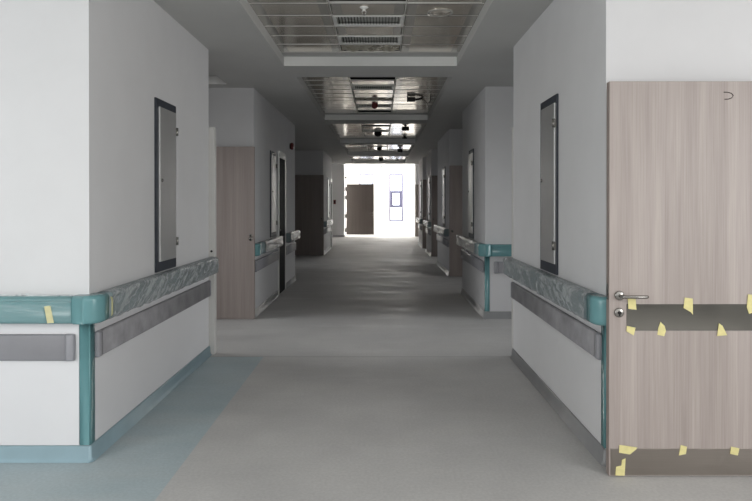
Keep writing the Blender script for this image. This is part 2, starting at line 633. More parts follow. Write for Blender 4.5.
# metal tile fields: three columns of 0.3 m deep lay-in trays
ROW = .307
OPEN = {0: {5, 9}, 1: {0, 9}, 2: {7}, 3: {}, 4: {}}
DIFF = {0: {1, 3, 7}, 1: {2, 7}, 2: {4}, 3: {5}, 4: {}}
FOIL = {0: {0}, 1: {4}}
COLS = [(-.39, .2), (-.37, .19), (-.36, .2), (-.36, .2), (-.36, .2)]
row_y = {}
for i, (x0, x1, y0, y1) in enumerate(REC):
    bm = bmesh.new()
    ye = y1 - .2
    # flat margins
    box(bm, x0, x1, ye + .004, y1 - .013, TILE_Z - .003, TILE_Z + .01, 0, 2)
    cuts = [x0, COLS[i][0], COLS[i][1], x1]
    k = 0
    while ye - k * ROW > y0 + .02:
        ya, yb = max(y0, ye - (k + 1) * ROW), ye - k * ROW
        row_y[(i, k)] = (ya, yb)
        for c in range(3):
            if c == 1 and (k in OPEN[i] or k in DIFF[i] or k in FOIL.get(i, ())):
                continue
            xa, xb = cuts[c] + .003, cuts[c + 1] - .003
            t = bmesh.new()
            bx0, bx1, by0, by1 = xa + .012, xb - .012, ya + .008, yb - .008
            ix0, ix1, iy0, iy1 = xa + .085, xb - .085, ya + .028, yb - .028
            tilt = random.uniform(-.004, .004)
            rows = [(xa, xb, ya + .001, yb - .001, .016), (bx0, bx1, by0, by1, 0), (ix0, ix1, iy0, iy1, 0)]
            rings = []
            for a, b, p, q, dz in rows:
                rings.append([t.verts.new((xx, yy, TILE_Z + dz + tilt * (yy - ya) / ROW)) for xx, yy in ((a, p), (b, p), (b, q), (a, q))])
            for ra, rb, mi in ((rings[0], rings[1], 0), (rings[1], rings[2], 0)):
                for e in range(4):
                    t.faces.new((ra[e], ra[(e + 1) % 4], rb[(e + 1) % 4], rb[e])).material_index = mi
            t.faces.new(rings[2]).material_index = 1
            merge(bm, t)
        box(bm, x0 + .004, x1 - .004, yb - .0025, yb + .0025, TILE_Z - .003, TILE_Z + .012, 0, 3)
        k += 1
    for xa, xb in ((x0 + .0015, x0 + .022), (x1 - .022, x1 - .0015)):
        box(bm, xa, xb, y0 + .004, ye, TILE_Z - .001, TILE_Z + .02, 0, 0)
    for xb in cuts[1:3]:
        box(bm, xb - .003, xb + .003, y0 + .004, ye, TILE_Z - .004, TILE_Z + .012, 0, 3)
    # plenum lining above so the gaps read dark
    struct('ceiling_field', bm, [M['tile'], M['perf'], M['soffit'], M['seam_glint']], '%s field of metal ceiling tiles from the camera' % ordn[i], 'ceiling')

# skirtings (coved strip against the wall), built per face
def skirting(name, st, mat, label, z1=.085):
    p = [(.0005, 0.0005), (.03, .0005), (.016, .02), (.012, z1 - .008), (.008, z1), (.0005, z1)]
    struct(name, sweep(st, p), mat, label, 'baseboard', smooth=False)


def corner_path(xc, yc, xo, yend, step=None):
    """front face from xo to the corner, then along the corridor to yend"""
    s = 1 if xo < xc else -1
    return line((xo, yc), (xc, yc), (0, -1), step), arc((xc, yc), (0, -1), (s, 0)), line((xc, yc), (xc, yend), (s, 0), step)


f_, a_, s_ = corner_path(-1.60, 3.41, -4.8, 5.79)
skirting('baseboard_left', f_ + a_ + s_, M['tealskirt'], 'blue-green skirting around the foot of the near left pier')
f_, a_, s_ = corner_path(1.224, 3.36, 4.8, 5.69)
skirting('baseboard_right', f_ + a_ + s_, M['greyskirt'], 'grey skirting along the near right wall')
for nm, (xc, yc, xo, ye), lb in (
        ('baseboard_left', (-1.57, 7.70, -3.9, 9.45), 'skirting of the second left pier up to the black door'),
        ('baseboard_right', (1.295, 7.62, 3.7, 9.75), 'pale grey skirting around the second right pier'),
        ('baseboard_right', (1.345, 12.02, 3.7, 14.5), 'skirting of the third right pier'),
        ('baseboard_right', (1.365, 16.47, 3.7, 18.2), 'skirting of the fourth right pier'),
        ('baseboard_right', (1.335, 19.36, 3.7, 21.4), 'skirting of the fifth right pier'),
        ('baseboard_left', (-1.55, 16.86, -3.9, 19.2), 'skirting of the third left pier'),
        ('baseboard_left', (-1.50, 25.83, -3.9, 26.6), 'skirting of the wall beside the far open door')):
    f_, a_, s_ = corner_path(xc, yc, xo, ye)
    skirting(nm, f_ + a_ + s_, M['greyskirt'], lb)
skirting('baseboard_left', line((-1.57, 10.3), (-1.57, 11.45), (1, 0)), M['greyskirt'], 'short skirting between the black door and the pier end')

# white protective sheets under the rails
def sheet(x0, x1, y0, y1, label):
    global tn
    bm = bmesh.new()
    box(bm, min(x0, x1), max(x0, x1), min(y0, y1), max(y0, y1), .088, .765)
    struct('trim_%d' % tn, bm, M['lower'], label, 'wall sheet')
    tn += 1


sheet(-4.8, -1.655, 3.405, 3.4095, 'white protective sheet on the front of the near left pier')
sheet(-1.5995, -1.595, 3.47, 5.77, 'white protective sheet along the corridor side of the near left pier')
sheet(1.2345, 1.230, 3.42, 5.67, 'white protective sheet along the near right wall')
sheet(1.35, 3.6, 7.615, 7.6195, 'white protective sheet on the front of the second right pier')

# pale metal door frames at the pier ends
def jamb(x0, x1, y0, y1, h, label):
    global tn
    bm = bmesh.new()
    box(bm, x0, x1, y0, y1, .001, h, .004)
    o = struct('trim_%d' % tn, bm, M['frame'], label, 'door frame')
    tn += 1
    return o


post = jamb(-1.72, -1.548, 5.795, 5.87, 2.13, 'pale metal door frame post at the end of the near left pier')
bm = bmesh.new()
lathe(bm, [(.011, -.0004), (.011, -.003), (.001, -.003)], 'y', (-1.575, 5.795, Z(251, 5.83)), 14)
build('latch_hole', bm, M['black'], post)
jamb(1.222, 1.40, 5.695, 5.76, 2.12, 'pale metal door frame post at the end of the near right wall')

# ------------------------------------------------------------------ doors
dn = [1]


def door_leaf(xf, xh, Y, h, label, mat, th=.042, z0=.004, rz=0):
    """open leaf facing the camera; xf is its free edge, xh the hinged edge; the root sits at the free edge"""
    root = tag(empty('door_%d' % dn[0], (xf, Y, 0), rz), label, 'door', kind='structure')
    dn[0] += 1
    s = 1 if xh > xf else -1
    w = abs(xh - xf)
    bm = bmesh.new()
    box(bm, min(0, s * w), max(0, s * w), 0, th, z0, h, .0025, 0)
    bm.normal_update()
    for f in bm.faces:
        if abs(f.normal.y) < .5:
            f.material_index = 1
    build('door_leaf', bm, [mat, M['edge']], root)
    return root, s


def lever(root, x, z, ln, yf=0.0, sgn=1):
    bm = bmesh.new()
    lathe(bm, [(.001, -.012), (.021, -.012), (.0245, -.009), (.0245, -.0005)], 'y', (x, yf, z), 24)
    o = build('handle_rose', bm, M['handle'], root)
    bm = bmesh.new()
    tube(bm, [(x, yf - .010, z), (x, yf - .042, z), (x + sgn * .004, yf - .051, z), (x + sgn * .012, yf - .055, z), (x + sgn * ln * .5, yf - .055, z), (x + sgn * (ln - .006), yf - .055, z), (x + sgn * ln, yf - .050, z)], .0085, 10)
    build('lever_handle', bm, M['handle'], root)


def lock(root, x, z, yf=0.0, r=.0245):
    bm = bmesh.new()
    lathe(bm, [(.001, -.010), (r * .85, -.010), (r, -.007), (r, -.0005)], 'y', (x, yf, z), 22)
    o = build('lock_rose', bm, M['handle'], root)
    bm = bmesh.new()
    lathe(bm, [(.001, -.014), (r * .38, -.014), (r * .38, -.0102)], 'y', (x, yf, z), 14)
    box(bm, x - r * .12, x + r * .12, yf - .0145, yf - .010, z - r * .75, z - r * .2, .001)
    build('lock_cylinder', bm, M['black'], o)


D_Y, D_S = 3.21, 193.0


def dx(u): return (u - 609.3) / D_S
def dz(v): return (477 - v) / D_S


door, s = door_leaf(X(609.3, D_Y), X(609.3, D_Y) + 1.12, D_Y, dz(81.3), 'large pale ash laminate door, wide open, with steel plates and yellow tape', M['wood'])
bm = bmesh.new(); box(bm, .008, 1.11, -.002, -.0002, .010, dz(448.6), .0008)
build('kick_plate', bm, M['kick'], door)['label'] = 'scuffed steel kick plate along the bottom of the door'
bm = bmesh.new(); box(bm, dx(626.6), 1.11, -.002, -.0002, dz(330.6), dz(304), .0008)
build('push_plate', bm, M['plate'], door)['label'] = 'steel band across the door below the lever'
lever(door, dx(619.3), dz(295.4), .125)
lock(door, dx(619), dz(312.4))
bm = bmesh.new(); box(bm, -.003, -.0002, .010, .032, dz(300), dz(284), .001)
build('latch_plate', bm, M['handle'], door)
TAPES = [
    [(627.6, 298.4), (635.6, 299), (636.4, 309.6), (628.2, 308.6)],
    [(626.6, 325.6), (635.4, 327.6), (633.8, 335.4), (626.2, 331.0)],
    [(660.2, 321.6), (664.6, 325.8), (665.8, 330.8), (664.0, 336), (657.3, 334.6), (658.2, 328)],
    [(684.4, 297.4), (692.6, 298.4), (692.8, 314.6), (690.6, 312.0), (683.4, 307.8)],
    [(718.6, 323), (722.4, 325.6), (727, 335), (716.8, 335.8)],
    [(747.6, 294.2), (757, 294.6), (757, 311), (748.6, 313.6), (746.6, 307)],
    [(619.4, 444.6), (637.6, 447.4), (636.2, 449.4), (630, 454.2), (619.2, 452.6)],
    [(621.8, 459.6), (625.8, 458.2), (624.8, 475.6), (615.4, 475.2), (616.2, 466.6), (621.6, 465.6)],
    [(680.8, 444.8), (687.2, 446.6), (686.0, 454), (678.8, 455.2), (679.8, 451)],
    [(731, 446.4), (739.6, 448.2), (738, 455.4), (730, 453.6)],
]
for k, poly in enumerate(TAPES):
    bm = bmesh.new()
    vs = [bm.verts.new((dx(u), -.0034 - (.0022 if (i % 3 == 0) else 0), dz(v))) for i, (u, v) in enumerate(poly)]
    f = bm.faces.new(vs)
    r = bmesh.ops.extrude_face_region(bm, geom=[f])
    for g in r['geom']:
        if isinstance(g, bmesh.types.BMVert):
            g.co.y += .0009
    build('masking_tape', bm, M['tape'], door)['label'] = 'torn piece of pale yellow masking tape'
bm = bmesh.new()
tube(bm, [(dx(723.3), -.0006, dz(92.3)), (dx(727), -.0006, dz(92.4)), (dx(731), -.0006, dz(93.4)), (dx(732.8), -.0006, dz(95.6)), (dx(731.4), -.0006, dz(98)), (dx(728), -.0006, dz(99.2)), (dx(724.2), -.0006, dz(99.3))], .0024, 6)
build('pen_mark', bm, M['ink'], door)['label'] = 'dark hooked pen stroke near the top of the door'

# other open leaves
d2, s = door_leaf(X(254.3, 7.565), X(254.3, 7.565) - 1.1, 7.565, Z(147.3, 7.65), 'ash door leaf folded back in the alcove beyond the near left pier', M['wood_far'])
lock(d2, -.045, Z(235, 7.65), 0, .02); lock(d2, -.045, Z(238.6, 7.65), 0, .022)
d3, s = door_leaf(X(323.6, 16.8), X(323.6, 16.8) - 1.1, 16.8, Z(175, 16.8), 'dark ash door leaf standing open beside the third left pier', M['wood_dark'])
lock(d3, -.05, 1.0)
d4, s = door_leaf(X(449.7, 11.95), X(449.7, 11.95) + 1.1, 11.96, Z(165.5, 11.95), 'ash door leaf standing open just beyond the second right pier', M['wood_far'])
lock(d4, .05, Z(231.2, 11.95), 0, .026)
d5, s = door_leaf(X(431.7, 16.4), X(431.7, 16.4) + 1.1, 16.41, Z(175.5, 16.4), 'brown door leaf standing open beyond the third right pier', M['wood_dark'])
lock(d5, .05, 1.0)
d6, s = door_leaf(X(422.6, 19.3), X(422.6, 19.3) + 1.1, 19.3, 2.15, 'brown door leaf standing open beyond the fourth right pier', M['wood_dark'])
d7, s = door_leaf(X(415.1, 26.2), X(415.1, 26.2) + 1.1, 26.19, 2.2, 'last brown door leaf on the right before the bright lobby', M['wood_dark'])
lock(d6, .05, 1.0); lock(d7, .05, 1.0)
# end door
YD = 27.6
d8, s = door_leaf(X(374, YD), X(346.2, YD), YD, Z(184, YD), 'wide brown door standing open against the bright end lobby', M['wood_silhouette'], z0=.01)
wd = X(374, YD) - X(346.2, YD)
for v in (189, 197.5, 216, 230):
    bm = bmesh.new()
    lathe(bm, [(.001, -.09), (.026, -.09), (.026, .09), (.001, .09)], 'z', (-wd - .03, .0, Z(v, YD)), 12)
    box(bm, -wd - .09, -wd + .0, .005, .02, Z(v, YD) - .085, Z(v, YD) + .085, .002)
    build('hinge', bm, M['black'], d8)
lever(d8, -.07, Z(213, YD), .13, 0, -1)
lock(d8, -.07, Z(215.5, YD))
# jamb post the far door hangs on
jamb(X(344.2, YD) - .10, X(344.2, YD), YD - .05, YD + .09, Z(180, YD), 'pale door post the far open door hangs on')

# black service door in the second left pier
def service_door(Y0, Y1, xw, h, label, leafmat):
    root = tag(empty('door_%d' % dn[0], (xw, (Y0 + Y1) / 2, 0)), label, 'door', kind='structure')
    dn[0] += 1
    w = (Y1 - Y0) / 2
    bm = bmesh.new()
    box(bm, .0005, .02, -w, -w + .06, .001, h, .003)
    box(bm, .0005, .02, w - .07, w, .001, h, .003)
    box(bm, .0005, .02, -w + .06, w - .07, h - .1, h, .003)
    build('door_frame', bm, M['steel'], root)
    bm = bmesh.new()
    box(bm, .0005, .012, -w + .063, w - .073, .006, h - .103, .002)
    leaf = build('door_leaf', bm, leafmat, root)
    bm = bmesh.new()
    lathe(bm, [(.001, .03), (.016, .03), (.016, .0125), (.001, .0125)], 'x', (0, -w + .12, 1.0), 14)
    build('door_knob', bm, M['handle'], root)
    return root


service_door(9.50, 10.24, -1.57, Z(152.5, 9.9), 'narrow black service door in a steel frame on the second left pier', M['dark_leaf'])
service_door(19.25, 19.86, -1.55, 2.18, 'far narrow dark service door at the end of the third left pier', M['dark_leaf'])

# ------------------------------------------------------------------ handrails, bumpers, corner guards
RZ0, RZ1 = .768, .914
RAIL = rprof(RZ0, RZ1, .082, .022, 5, groove=RZ1 - .028, back=.001)
CAP = rprof(RZ0 - .004, RZ1 + .004, .086, .024, 6, back=.001)
FILM = subdiv_prof(rprof(RZ0 - .005, RZ1 + .005, .089, .026, 4, back=.012), .013)
BUMP = rprof(.556, .700, .03, .012, 4, back=.0065)
BUMPCAP = rprof(.554, .702, .032, .014, 4, back=.0065)


def handrail(label, xc, yc, xo, y1, front=None, side=(None, None), cap=True, filmmat='film', film_from=.0, body='railbody', frontbody='teal', endret=True, group=None, jit=(.012, 15)):
    """xc: plane of the corridor wall, yc: its front corner; front rail runs to xo when given"""
    s = 1 if xc < 0 else -1
    root = tag(empty('handrail', (0, 0, 0)), label, 'handrail', group)
    y0 = side[0] if side[0] is not None else yc + (.055 if cap else 0)
    ns = (s, 0)
    ob = build('rail', sweep(line((xc, y0), (xc, y1 - .03), ns) + (arc((xc, y1 - .03), ns, (s * .05, 1), 6)[1:] if endret else []), RAIL), M[body], root)
    st = line((xc, y0 + film_from), (xc, y1 - .03), ns, .014)
    if endret:
        st += arc((xc, y1 - .03), ns, (s * .05, 1), 6)[1:]
    bm = sweep(st, FILM, closed=False, caps=False, jitter=jit)
    fo = build('plastic_film', bm, M[filmmat], root)
    fo['label'] = 'crumpled clear plastic wrapped around the rail'
    if cap:
        xa = xc - s * .055
        c = build('corner_cap', sweep(line((xa, yc), (xc, yc), (0, -1)) + arc((xc, yc), (0, -1), ns, 14) + line((xc, yc), (xc, yc + .055), ns), CAP), M['teal'], root)
        c['label'] = 'shiny teal rounded corner piece of the rail'
    if front:
        xa = xc - s * .057
        b = build('rail', sweep(line((xo, yc), (xa, yc), (0, -1)), RAIL), M[frontbody], root)
        b['label'] = 'teal front section of the rail'
    return root


# near left pier: front section, corner, wrapped side section
hl = handrail('handrail wrapping the near left pier, teal in front and film-covered along the side', -1.60, 3.41, -4.7, 5.80, front=True, film_from=.03)
st = line((-4.7, 3.41), (-1.66, 3.41), (0, -1), .03)
ft = subdiv_prof(rprof(RZ0 - .003, RZ1 + .003, .0845, .023, 4, back=.012), .022)
build('plastic_film', sweep(st, ft, closed=False, caps=False, jitter=(.0022, 9)), M['film_tight'], hl)['label'] = 'tight clear plastic over the teal front of the rail'
# torn upper edge of the film
bm = bmesh.new()
prev = None
for i in range(220):
    x = -4.7 + 3.04 * i / 219
    h = .004 + .012 * abs(noise.noise(Vector((x * 9, 0, 3)))) + .006 * abs(noise.noise(Vector((x * 31, 4, 1))))
    a = bm.verts.new((x, 3.41 - .045, RZ1 - .001)); b = bm.verts.new((x, 3.41 - .038 - .01 * noise.noise(Vector((x * 14, 1, 1))), RZ1 + h))
    if prev: bm.faces.new((prev[0], a, b, prev[1]))
    prev = (a, b)
build('film_edge', bm, M['film_edge'], hl)['label'] = 'torn upper edge of the plastic film'
S1 = F / (3.41 - .083)
bm = bmesh.new()
pts = [(44.6, 306.4), (50.8, 305.6), (54.2, 322.6), (47.6, 323.2)]
vs = [bm.verts.new(((u - VPX) / S1, 3.41 - .091 + .0006 * i, EYE + (HOR - v) / S1)) for i, (u, v) in enumerate(pts)]
f = bm.faces.new(vs)
r = bmesh.ops.extrude_face_region(bm, geom=[f])
for g in r['geom']:
    if isinstance(g, bmesh.types.BMVert): g.co.y += .001
build('masking_tape', bm, M['beigetape'], hl)['label'] = 'slanted strip of pale masking tape on the teal rail'
# thin taped seam where the side film starts
bm = sweep(line((-1.60, 3.50), (-1.60, 3.508), (1, 0)), rprof(RZ0 + .01, RZ1 - .02, .0895, .02, 4, back=.07))
build('tape_band', bm, M['beigetape'], hl)['label'] = 'narrow pale band holding the film'

handrail('film-wrapped handrail along the near right wall, teal at its near corner', 1.224, 3.36, 1.9, 5.70, front=True, film_from=.01)
handrail('handrail of the second left pier ending at the black service door, shiny wrap', -1.57, 7.70, -1.9, 9.47, cap=True, filmmat='film_bright', film_from=.25, jit=(.012, 16))
handrail('short shiny wrapped handrail between the black service door and the alcove', -1.57, 10.27, 0, 11.48, cap=False, filmmat='film_bright', jit=(.014, 14))
handrail('handrail around the second right pier, teal front and shiny wrapped side', 1.295, 7.62, 3.6, 9.80, front=True, filmmat='film_bright', film_from=.18, jit=(.014, 15))
handrail('shiny wrapped handrail on the third right pier beyond the ash door leaf', 1.345, 12.10, 0, 14.5, cap=False, filmmat='film_bright', jit=(.016, 13))
handrail('shiny wrapped handrail on the fourth right pier', 1.365, 16.55, 0, 18.25, cap=False, filmmat='film_bright', jit=(.016, 13))
handrail('shiny wrapped handrail on the fifth right pier, nearest the lobby', 1.335, 19.45, 0, 21.4, cap=False, filmmat='film_bright', jit=(.016, 13))
handrail('shiny wrapped handrail on the third left pier beside the dark door leaf', -1.55, 16.95, 0, 19.15, cap=False, filmmat='film_bright', jit=(.016, 13))


def bumper(label, p, q, n, mat='bumper', ends=(True, True), capmat=None, back=.0065):
    root = tag(empty('bumper_rail', (0, 0, 0)), label, 'bumper rail')
    L = math.dist(p, q)
    e = .045
    d = ((q[0] - p[0]) / L, (q[1] - p[1]) / L)
    a = (p[0] + d[0] * e, p[1] + d[1] * e) if ends[0] else p
    b = (q[0] - d[0] * e, q[1] - d[1] * e) if ends[1] else q
    build('bumper_strip', sweep(line(a, b, n), BUMP), M[mat], root)

    def cap(base, sg):
        # end cap: rounded toward the free end
        bm = bmesh.new()
        cx, cz = base
        st = []
        for i in range(6):
            t = i / 5
            off = e * math.sin(t * PI / 2)
            sh = 1 - .0 * t
            st.append((cx + d[0] * sg * off, cz + d[1] * sg * off, t))
        rows = []
        for (px, py, t) in st:
            k = math.sqrt(max(0, 1 - t ** 4))
            zc = .628
            row = []
            for (o, z) in BUMPCAP:
                oo = .0065 + (o - .0065) * (.35 + .65 * k)
                zz = zc + (z - zc) * (.82 + .18 * k)
                row.append(bm.verts.new((px + n[0] * oo, py + n[1] * oo, zz)))
            rows.append(row)
        m = len(BUMPCAP)
        for r0, r1 in zip(rows, rows[1:]):
            for j in range(m):
                f = bm.faces.new((r0[j], r0[(j + 1) % m], r1[(j + 1) % m], r1[j])); f.smooth = True
        bm.faces.new(rows[0]); bm.faces.new(rows[-1])
        build('end_cap', bm, M[capmat or mat], root)
    if ends[0]: cap(a, -1)
    if ends[1]: cap(b, 1)
    return root


bumper('smooth grey bumper rail on the front of the near left pier', (-4.7, 3.41), (-1.672, 3.41), (0, -1), 'bumper', (False, True))
bumper('dusty grey bumper rail along the corridor side of the near left pier', (-1.60, 3.46), (-1.60, 5.77), (1, 0), 'bumper_dusty', capmat='bumper')
bumper('dusty grey bumper rail along the near right wall', (1.224, 3.40), (1.224, 5.67), (-1, 0), 'bumper_dusty', capmat='bumper')
bumper('grey bumper rail on the second left pier before the black door', (-1.57, 7.74), (-1.57, 9.46), (1, 0))
bumper('short grey bumper rail between the black door and the alcove', (-1.57, 10.28), (-1.57, 11.41), (1, 0))
bumper('short grey bumper rail on the front of the second right pier', (1.40, 7.62), (3.5, 7.62), (0, -1))
bumper('grey bumper rail along the corridor side of the second right pier', (1.295, 7.70), (1.295, 9.72), (-1, 0))
bumper('grey bumper rail on the third right pier', (1.345, 12.10), (1.345, 14.45), (-1, 0))
bumper('grey bumper rail on the fourth right pier', (1.365, 16.55), (1.365, 18.15), (-1, 0))
bumper('grey bumper rail on the fifth right pier', (1.335, 19.45), (1.335, 21.35), (-1, 0))
bumper('grey bumper rail on the third left pier', (-1.55, 16.95), (-1.55, 19.15), (1, 0))


def corner_guard(xc, yc, s, label, z0=.088, z1=.764, w=.052, mat='teal'):
    p = [(.001, z0), (.006, z0), (.006, z1), (.001, z1)]
    tag(build('corner_guard', sweep(line((xc - s * w, yc), (xc, yc), (0, -1)) + arc((xc, yc), (0, -1), (s, 0), 8) + line((xc, yc), (xc, yc + w), (s, 0)), p), M[mat]), label, 'corner guard')


corner_guard(-1.60, 3.41, 1, 'teal corner guard strip below the rail on the near left pier')
corner_guard(1.224, 3.36, -1, 'teal corner guard strip beside the edge of the large ash door', z0=.09)
corner_guard(1.295, 7.62, -1, 'teal corner guard strip on the second right pier')
corner_guard(-1.57, 7.70, 1, 'corner guard strip beside the folded back ash leaf', w=.04)
# bare white foot of the right guard
bm = sweep(line((1.224 + .04, 3.36), (1.224, 3.36), (0, -1)), [(.0315, .002), (.035, .002), (.035, .086), (.0315, .086)])
tag(build('corner_block', bm, M['whiteplastic']), 'small white block at the foot of the corner beside the ash door', 'corner block')

# ------------------------------------------------------------------ access panels
def access_panel():
    root = empty('access_panel')
    w, h = .215, 1.245
    bm = bmesh.new()
    for b in ((-w, -w + .08, 0, h), (w - .03, w, 0, h), (-w + .05, w - .03, 0, .07), (-w + .05, w - .03, h - .055, h)):
        box(bm, .0005, .014, b[0], b[1], b[2], b[3], .002)
    build('panel_frame', bm, M['dark_frame'], root)
    bm = bmesh.new()
    box(bm, .0005, .024, -w + .052, w - .028, .072, h - .057, .003)
    leaf = build('panel_door', bm, M['steel'], root)
    leaf['label'] = 'brushed steel door of the panel'
    for z in (.2, h - .2):
        bm = bmesh.new()
        lathe(bm, [(.001, -.03), (.009, -.03), (.009, .03), (.001, .03)], 'z', (.030, w - .022, z), 10)
        box(bm, .0145, .030, w - .026, w - .004, z - .026, z + .026, .001)
        build('hinge', bm, M['handle'], root)
    bm = bmesh.new()
    lathe(bm, [(.013, .0245), (.013, .030), (.009, .033), (.001, .033)], 'x', (0, -w + .085, h * .53), 14)
    build('panel_lock', bm, M['handle'], leaf)
    return root


PAN = [(LX, 4.61, 'steel access panel in a charcoal frame on the near left wall'),
       (1.224, 4.465, 'steel access panel in a charcoal frame on the near right wall'),
       (-1.57, 9.05, 'steel access panel next to the black service door'),
       (1.295, 8.75, 'steel access panel on the second right pier'),
       (1.345, 12.95, 'steel access panel on the third right pier'),
       (1.365, 17.0, 'steel access panel on the fourth right pier'),
       (1.335, 20.1, 'steel access panel on the fifth right pier'),
       (-1.55, 18.4, 'steel access panel on the third left pier')]
proto = access_panel()
for i, (x, y, lb) in enumerate(PAN):
    o = proto if i == 0 else copy_tree(proto)
    o.location = (x, y, .925)
    o.rotation_euler = (0, 0, 0 if x < 0 else PI)
    tag(o, lb, 'access panel', 'steel access panels along the corridor walls')

# ------------------------------------------------------------------ small wall and ceiling things
root = tag(empty('alarm_sounder', (-1.57, 10.8, 2.41)), 'round dark red alarm sounder high on the second left pier', 'alarm')
bm = bmesh.new(); lathe(bm, [(.05, .0005), (.05, .02), (.001, .02)], 'x', (0, 0, 0), 20); build('base', bm, M['black'], root)
bm = bmesh.new(); lathe(bm, [(.062, .0205), (.062, .05), (.05, .066), (.001, .072)], 'x', (0, 0, 0), 24); build('dome', bm, M['red'], root)

root = tag(empty('call_point', (X(334.7, 25.83), 25.829, Z(202, 25.83))), 'small red fire call point on the grey wall face near the far door', 'call point')
bm = bmesh.new(); box(bm, -.05, .05, -.05, 0, -.09, .09, .008); build('housing', bm, M['red'], root)
bm = bmesh.new(); box(bm, -.03, .03, -.056, -.0505, -.03, .03, .002); build('push_plate', bm, M['black'], root)

root = tag(empty('wall_sensor', (X(345.7, YE), YE - .001, Z(177.5, YE))), 'small dark sensor on the bright end wall above the open door', 'sensor')
bm = bmesh.new(); box(bm, -.05, .05, -.08, 0, -.06, .06, .012); build('housing', bm, M['black'], root)
bm = bmesh.new(); lathe(bm, [(.03, -.081), (.026, -.1), (.001, -.11)], 'y', (0, 0, 0), 14); build('lens', bm, M['black'], root)


def diffuser(i, k, label):
    ya, yb = row_y[(i, k)]
    x0, x1 = COLS[i]
    root = tag(empty('air_diffuser', ((x0 + x1) / 2, (ya + yb) / 2, TILE_Z)), label, 'air diffuser', 'linear air diffusers in the middle ceiling strip')
    w, d = (x1 - x0) / 2 - .004, (yb - ya) / 2 - .002
    bm = bmesh.new()
    for b in ((-w, w, -d, -d + .022), (-w, w, d - .05, d), (-w, -w + .03, -d + .022, d - .05), (w - .03, w, -d + .022, d - .05)):
        box(bm, b[0], b[1], b[2], b[3], -.008, .012, .002)
    build('frame', bm, M['diff'], root)
    bm = bmesh.new()
    n = 20
    for q in range(n):
        x = -w + .03 + (2 * w - .06) * (q + .5) / n
        box(bm, x - .0015, x + .0015, -d + .022, d - .05, -.002, .018)
    build('louvre_grille', bm, M['plenum'], root)
    bm = bmesh.new(); box(bm, -w + .02, w - .02, -d + .02, d - .02, .019, .03)
    build('backing', bm, M['diff'], root)


for i, k, lb in ((0, 1, 'second louvred diffuser of the first ceiling field, next to the foil strip'), (0, 3, 'louvred diffuser beside the pendant sprinkler in the first ceiling field'), (0, 7, 'louvred diffuser above the camera in the first ceiling field'),
                 (1, 2, 'louvred diffuser by the red detector in the second ceiling field'), (1, 7, 'nearer louvred diffuser of the second ceiling field'), (2, 4, 'louvred diffuser of the third ceiling field'), (3, 5, 'louvred diffuser of the fourth ceiling field')):
    diffuser(i, k, lb)
for i, ks in FOIL.items():
    for k in ks:
        ya, yb = row_y[(i, k)]
        bm = bmesh.new()
        nx, ny = 40, 14
        g = [[bm.verts.new((COLS[i][0] + .01 + (COLS[i][1] - COLS[i][0] - .02) * a / nx, ya + .008 + (yb - ya - .016) * b / ny, TILE_Z + .012 + .02 * noise.noise(Vector((a * .35, b * .35, i * 7))))) for b in range(ny + 1)] for a in range(nx + 1)]
        for a in range(nx):
            for b in range(ny):
                bm.faces.new((g[a][b], g[a + 1][b], g[a + 1][b + 1], g[a][b + 1]))
        tag(build('foil_duct', bm, M['foil']), 'crumpled foil duct showing in the open tile of the %s ceiling field' % ordn[i], 'duct')

# pendant sprinkler
YS = 1.49 * F / (203 - 12)
root = tag(empty('sprinkler', (X(364, YS), YS, TILE_Z)), 'pendant sprinkler head hanging from the first ceiling field', 'sprinkler')
bm = bmesh.new(); lathe(bm, [(.001, .01), (.034, .01), (.034, -.002), (.02, -.012), (.001, -.012)], 'z', (0, 0, 0), 20); build('rosette', bm, M['whiteplastic'], root)
bm = bmesh.new(); lathe(bm, [(.010, -.0125), (.010, -.025), (.006, -.03), (.001, -.03)], 'z', (0, 0, 0), 12)
for sg in (-1, 1): tube(bm, [(sg * .009, 0, -.024), (sg * .016, 0, -.036), (sg * .012, 0, -.052), (0, 0, -.057)], .0032, 6)
build('frame_arms', bm, M['whiteplastic'], root)
bm = bmesh.new(); lathe(bm, [(.001, -.0575), (.018, -.0575), (.018, -.061), (.001, -.061)], 'z', (0, 0, 0), 16); build('deflector', bm, M['handle'], root)
# round speaker in the first field
YK = (TILE_Z - EYE) * F / (203 - 12.5)
root = tag(empty('ceiling_speaker', (X(440, YK), YK, TILE_Z)), 'round flush speaker in the first metal ceiling field', 'speaker')
bm = bmesh.new(); lathe(bm, [(.105, -.001), (.105, -.008), (.09, -.012), (.075, -.008), (.075, -.001)], 'z', (0, 0, 0), 32); build('rim', bm, M['tile'], root)
bm = bmesh.new(); lathe(bm, [(.074, -.002), (.074, -.006), (.04, -.010), (.001, -.012)], 'z', (0, 0, 0), 28); build('grille', bm, M['perf'], root)


def detector(u, v, label, mat, r=.05, drop=0):
    zc = TILE_Z - .05
    Y = (zc - EYE) * F / (203 - v)
    root = tag(empty('smoke_detector', (X(u, Y), Y, TILE_Z - drop)), label, 'smoke detector')
    bm = bmesh.new(); lathe(bm, [(r, -.0005), (r, -.016), (.001, -.016)], 'z', (0, 0, 0), 20); build('base', bm, mat, root)
    bm = bmesh.new(); lathe(bm, [(r * .92, -.0165), (r * 1.05, -.035), (r * .95, -.065), (r * .6, -.09), (.001, -.1)], 'z', (0, 0, 0), 22); build('head', bm, mat, root)


detector(374.7, 105.2, 'dark red smoke detector under the second ceiling field', M['red'], .048, .009)
detector(378, 134, 'black capped smoke detector under the third ceiling field', M['black'], .08, .009)
detector(379.5, 149, 'black capped smoke detector under the fourth ceiling field', M['black'], .07)
detector(381, 160, 'black capped smoke detector under the fifth ceiling field', M['black'], .08)
